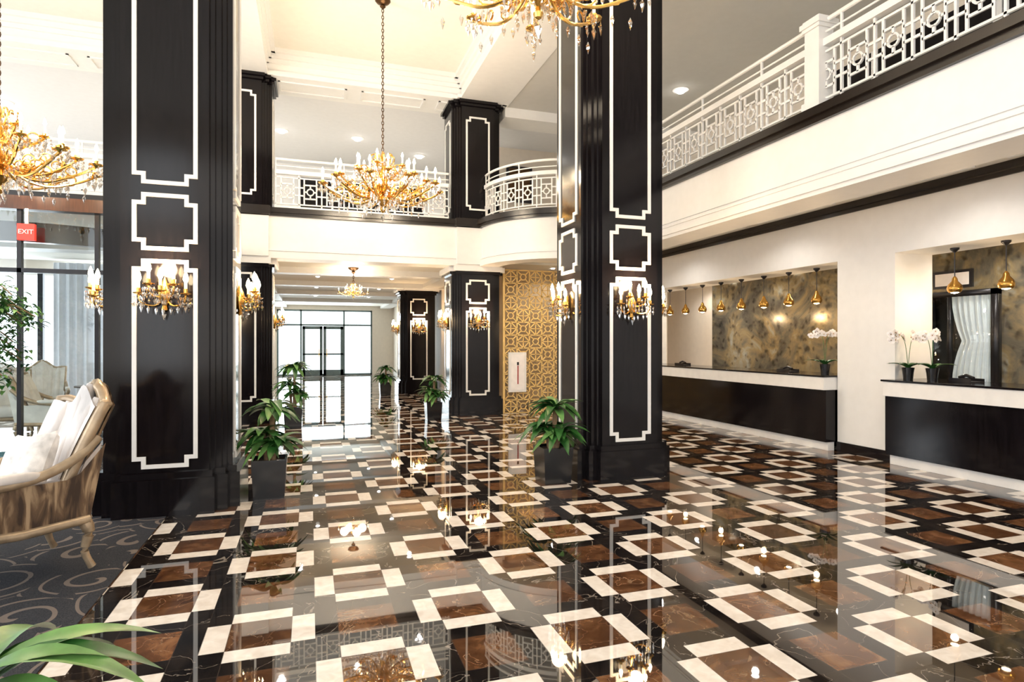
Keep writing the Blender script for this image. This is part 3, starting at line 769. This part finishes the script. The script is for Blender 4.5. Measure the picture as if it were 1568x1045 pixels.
# ------------------------------------------------------------ armchair
def armchair(name, loc, rz, inner=M_fabric, outer=M_stripe, wood=M_wood, pillow=True, s=1.0):
    b = MB(inner, outer, wood, M_pillow)
    def top(u): return 1.12+.06*cos(u*pi*1.0)+.035*cos(u*pi*2)
    def back(u, v, off):
        uu = 2*u-1; z = .36+v*(top(uu)-.36)
        x = uu*(.31+.06*v); y = -.30-.23*v**1.3+.13*abs(uu)**2.5*(1-.3*v)+off
        return (x, y, z)
    b.grid(lambda u, v: back(u, v, .05-.0+.03*sin(pi*u)), 16, 12, inner)
    b.grid(lambda u, v: back(1-u, v, -.055), 16, 12, outer)
    for k in range(-2, 3): b.tube([back((k*.36+1)/2, v/8, .03) for v in range(1, 9)], [.03]+[.055]*6+[.03], inner, 10)
    edge = [back(0, v/8, 0) for v in range(9)]+[back(u/16, 1, .0) for u in range(1, 16)]+[back(1, 1-v/8, 0) for v in range(9)]
    b.tube(edge, .040, wood, 8)
    b.sbox((0, .06, .43), (.33, .36, .09), inner)
    for sg in (-1, 1):
        arm = crom([(sg*.355, -.41, .88), (sg*.375, -.29, .77), (sg*.385, -.10, .68), (sg*.39, .12, .645), (sg*.39, .30, .66), (sg*.385, .36, .63), (sg*.37, .34, .59)], 4)
        b.tube(arm, .032, wood, 8)
        b.tube(crom([(sg*.385, .31, .63), (sg*.36, .27, .52), (sg*.34, .33, .40), (sg*.335, .36, .33)], 4), .026, wood, 8)
        b.sbox((sg*.385, .08, .685), (.04, .17, .03), inner, .6, 16, 8)
        def side(u, v, sg=sg, o=0):
            y = -.36+.66*u-.08*v*(1-u); zt = max(.62, .84-.9*u) if u < .25 else .63
            return (sg*(.34+.04*v+o), y, .33+(zt-.33)*v)
        b.grid(lambda u, v: side(u, v, o=.012), 10, 5, outer); b.grid(lambda u, v: side(u, v, o=-.05), 10, 5, inner)
        b.tube([(sg*.345, -.36, .345), (sg*.35, .0, .325), (sg*.345, .37, .345)], .032, wood, 8)
        b.tube(crom([(sg*.33, .36, .35), (sg*.36, .40, .26), (sg*.34, .385, .13), (sg*.33, .40, .03), (sg*.335, .43, .02)], 4), [.045, .045, .043, .04, .037, .033, .03, .028, .026, .024, .022, .021, .021, .022, .024, .026, .02], wood, 8)
        b.tube(crom([(sg*.32, -.33, .35), (sg*.34, -.36, .26), (sg*.33, -.34, .13), (sg*.34, -.38, .02)], 4), [.045, .044, .042, .04, .036, .033, .03, .027, .025, .023, .022, .023, .025], wood, 8)
    b.tube([(-.345, .37, .345), (-.2, .40, .33), (0, .41, .315), (.2, .40, .33), (.345, .37, .345)], .034, wood, 8)
    b.tube([(-.33, -.35, .35), (0, -.37, .34), (.33, -.35, .35)], .034, wood, 8)
    if pillow:
        T = Tr(-0.08, -.10, .72) @ RotZ(.15) @ Matrix.Rotation(.38, 4, 'X') @ Matrix.Rotation(.15, 4, 'Y')
        def pf(sgn):
            def f(u, v):
                a, c = 2*u-1, 2*v-1
                e = (1-a*a)**.5*(1-c*c)**.5 if abs(a) < 1 and abs(c) < 1 else 0
                return (a*.23*(1-.12*(1-c*c)), sgn*.10*e**.7, c*.21*(1-.12*(1-a*a)))
            return f
        b.grid(pf(-1), 14, 14, M_pillow, T); b.grid(pf(1), 14, 14, M_pillow, T)
    o = b.obj(name, loc, rz, scale=(s, s, s), ang=1.0); return o
armchair('armchair', (-1.98, 5.02, .012), radians(126), s=1.05)
for (x, y, r) in ((-2.85, 11.35, 1.9), (-3.95, 11.6, -1.5), (-4.9, 12.6, -2.6), (-3.3, 13.2, 3.0), (-5.0, 14.3, 3.5), (-2.9, 14.6, 2.4)):
    armchair('lounge_chair', (x, y, .0), r, inner=M_chair2, outer=M_chair2, pillow=False)
for (x, y) in ((-3.35, 12.25), (-4.1, 14.2)):
    b = MB(M_dkbrown, M_petal); b.lathe([(.0, 0), (.22, 0), (.22, .02), (.03, .05), (.03, .68), (.06, .70), (.34, .71), (.34, .74), (0, .74)], M_dkbrown, n=28)
    b.lathe([(0, .74), (.04, .74), (.055, .86), (0, .86)], M_petal, n=12); b.obj('cafe_table', (x, y, 0))

# ------------------------------------------------------------ left glass entrance
b = MB(M_mahog, M_dkgrey, M_glass)
yg = 9.9
b.box(-9, -1.72, yg-.08, yg+.1, 3.40, 3.58, M_mahog)
b.box(-2.08, -1.86, yg-.08, yg+.1, 0, 3.4, M_mahog)
for x in (-2.85, -3.75, -4.9, -6.2): b.box(x, x+.05, yg-.03, yg+.05, 0, 3.4, M_dkgrey)
for z in (0.0, 2.55): b.box(-9, -2.08, yg-.03, yg+.05, z, z+.06, M_dkgrey)
b.box(-9, -2.08, yg+.005, yg+.015, .05, 3.4, M_glass)
b.obj('window_3', smooth=False)
b = MB(M_dkbrown, M_dkgrey, M_glass)
cx, cy, R = -7.4, 11.6, 1.2
def ringseg(r0, r1, z0, z1, m, a0=0, a1=2*pi, n=40):
    vs = []; fs = []
    for i in range(n+1):
        t = a0+(a1-a0)*i/n
        for (r, z) in ((r0, z0), (r1, z0), (r1, z1), (r0, z1)): vs.append((cx+r*cos(t), cy+r*sin(t), z))
    for i in range(n):
        for k in range(4): fs.append((i*4+k, (i+1)*4+k, (i+1)*4+(k+1) % 4, i*4+(k+1) % 4))
    b.add(vs, fs, m)
ringseg(R-.05, R+.06, 2.9, 3.3, M_dkbrown); ringseg(.01, R-.05, 3.1, 3.2, M_dkbrown)
for a0 in (-.2, pi-.8): ringseg(R-.01, R+.0, .1, 2.9, M_glass, a0, a0+1.0, 14); ringseg(R-.02, R+.02, 0, .1, M_dkgrey, a0, a0+1.0, 14)
for k in range(4):
    a = k*pi/2+.5
    T = Tr(cx, cy, 0) @ RotZ(a)
    b.box(.05, 1.15, -.02, .02, .05, .15, M_dkgrey, T); b.box(.05, 1.15, -.02, .02, 2.75, 2.88, M_dkgrey, T); b.box(1.08, 1.15, -.02, .02, .15, 2.75, M_dkgrey, T); b.box(.08, 1.08, -.004, .004, .15, 2.75, M_glass, T)
b.lathe([(.05, 0.02), (.05, 2.95)], M_dkgrey, (cx, cy, 0), 12)
b.obj('revolving_door')
b = MB(M_dkbrown); cx, cy, R = -4.0, 12.3, 2.0
ringseg(R-.08, R+.05, 3.02, 3.3, M_dkbrown, pi, 2*pi, 40); b.obj('curved_door_header')
b = MB(M_cream, M_dkgrey)
b.box(-9, -1.9, 16, 16.15, 3.2, 3.42, M_cream); b.box(-9, -1.9, 16, 16.15, 0, .25, M_cream)
for x in (-8.9, -7.3, -5.7, -4.1, -2.5): b.box(x, x+.1, 16, 16.1, .25, 3.2, M_dkgrey)
b.obj('window_4', smooth=False)
def curtain(x0, x1, y, z0, z1):
    b = MB(M_curtain); n = int((x1-x0)/.015)
    b.grid(lambda u, v: (x0+(x1-x0)*u, y+.04*sin(u*(x1-x0)*38)*(1-.3*v)+.01*sin(u*97), z0+(z1-z0)*v), n, 1, M_curtain)
    b.obj('sheer_curtain', ang=2)
curtain(-5.3, -4.3, 15.7, .02, 3.35); curtain(-3.4, -2.0, 15.7, .02, 3.35); curtain(-7.9, -6.9, 15.7, .02, 3.35)
b = MB(M_pot, M_trunk, M_leaf, M_leafl); rnd = random.Random(21)
b.lathe([(0, 0), (.18, 0), (.24, .38), (.25, .40), (.2, .40), (0, .36)], M_pot, n=20)
b.tube(crom([(0, 0, .36), (.05, .02, .9), (-.03, .03, 1.5), (.02, 0, 2.1)], 4), .03, M_trunk, 8)
for i in range(30):
    a = rnd.random()*6.28; z = rnd.uniform(.9, 2.1); L = rnd.uniform(.35, .62)
    p = crom([(0, 0, z), (.5*L*cos(a), .5*L*sin(a), z+.25), (L*cos(a), L*sin(a), z+.1)], 4)
    b.tube(p, .008, M_trunk, 4)
    for q in p[3:]:
        for k in range(6):
            leaf(b, tuple(q+Vector((rnd.uniform(-.12, .12), rnd.uniform(-.12, .12), rnd.uniform(-.15, .1)))), rnd.random()*6.28, .11, .05, .8, M_leaf if k % 2 else M_leafl, up=.3, n=3)
b.obj('potted_fig_tree', (-3.80, 8.85, 0.008), ang=1.2)
b = MB(M_red, M_white); b.box(-.10, .10, -.03, .03, -.11, .11, M_red); b.box(-.02, .02, -.01, .01, .11, .32, M_white)
ex = b.obj('exit_sign', (-3.60, 9.77, 3.08), 0, bevel=.005)
tcv = bpy.data.curves.new('letters', 'FONT'); tcv.body = 'EXIT'; tcv.size = .085; tcv.extrude = .003; tcv.align_x = 'CENTER'; tcv.align_y = 'CENTER'
to = bpy.data.objects.new('letters', tcv); COL.objects.link(to); tcv.materials.append(M_white)
to.parent = ex; to.location = (0, -.034, 0); to.rotation_euler = (pi/2, 0, 0)

# downlights
b = MB(M_lamp, M_white)
dl = [(-.69, 16.5, 7.0), (1.19, 16.5, 7.0), (3.0, 17.5, 7.0), (-4, 15.5, 7.0), (-6.5, 16.5, 7.0), (7.4, 3, 6.92), (7.4, 7, 6.92), (7.4, 11, 6.92)]
dl += [(0.2, 17.4, 3.42), (2.2, 17.4, 3.42), (.2, 20.8, 3.42), (2.2, 20.8, 3.42), (.2, 24.6, 3.42), (2.2, 24.6, 3.42), (5.6, 13.7, 3.42), (-.2, 14.2, 3.42), (2.2, 14.2, 3.42)]
dl += [(6.6, 2.2, 3.62), (6.6, 4.9, 3.62), (6.6, 7.8, 3.62), (6.6, 10.5, 3.62), (8.5, 3.5, 3.05), (8.5, 5.5, 3.05), (8.5, 8, 3.05), (8.5, 10, 3.05), (8.5, 12, 3.05)]
for (x, y, z) in dl:
    rr = 2.0 if z > 6 else 1
    b.lathe([(.0, -.035*rr), (.035*rr, -.03*rr), (.06*rr, -.012), (.06*rr, -.001)], M_lamp, (x, y, z), 16)
    b.lathe([(.062*rr, -.016), (.085*rr, -.012), (.09*rr, -.0005)], M_white, (x, y, z), 16)
rd = b.obj('recessed_downlights')
for (x, y, z) in dl:
    light_point('screen_fill_spot', (x, y, z-.09), 180 if z > 6.95 else (60 if z > 6 else 30), (1, .93, .84), .05, rd, spot=radians(150))
light_point('screen_fill_spot', (4.9, 12.2, 3.2), 60, (1, .84, .6), .08, rd, spot=radians(120))  # extra spot without a fixture, added to brighten the gold screen

light_area('daylight_west', (-8.8, 3.0, 3.6), (0, radians(-90), 0), 5.5, 14, 520, (.87, .94, 1))
light_area('fill_south', (1.0, -4.8, 3.6), (radians(90), 0, 0), 15, 5.5, 340, (1, .97, .94))  # unseen fill panel added behind the camera to brighten the room
light_area('daylight_north', (.7, 31.6, 1.7), (radians(-90), 0, 0), 4.2, 2.9, 350, (.92, .97, 1))
light_area('daylight_lounge', (-5.4, 16.4, 1.8), (radians(-90), 0, 0), 6.5, 2.8, 300, (.85, .93, 1))

w = bpy.data.worlds.new('World'); S.world = w; w.use_nodes = True
w.node_tree.nodes['Background'].inputs[0].default_value = (.90, .95, 1, 1)
w.node_tree.nodes['Background'].inputs[1].default_value = 2.6

cam = bpy.data.cameras.new('Camera'); co = bpy.data.objects.new('Camera', cam); COL.objects.link(co)
co.location = (0, 0, 1.6); co.rotation_euler = (radians(90), 0, radians(-18.4))
cam.sensor_width = 36; cam.lens = 21.35; cam.shift_y = .0016; cam.clip_start = .05
S.camera = co
S.view_settings.view_transform = 'Standard'
S.view_settings.exposure = 0.0
S.view_settings.gamma = 1.06
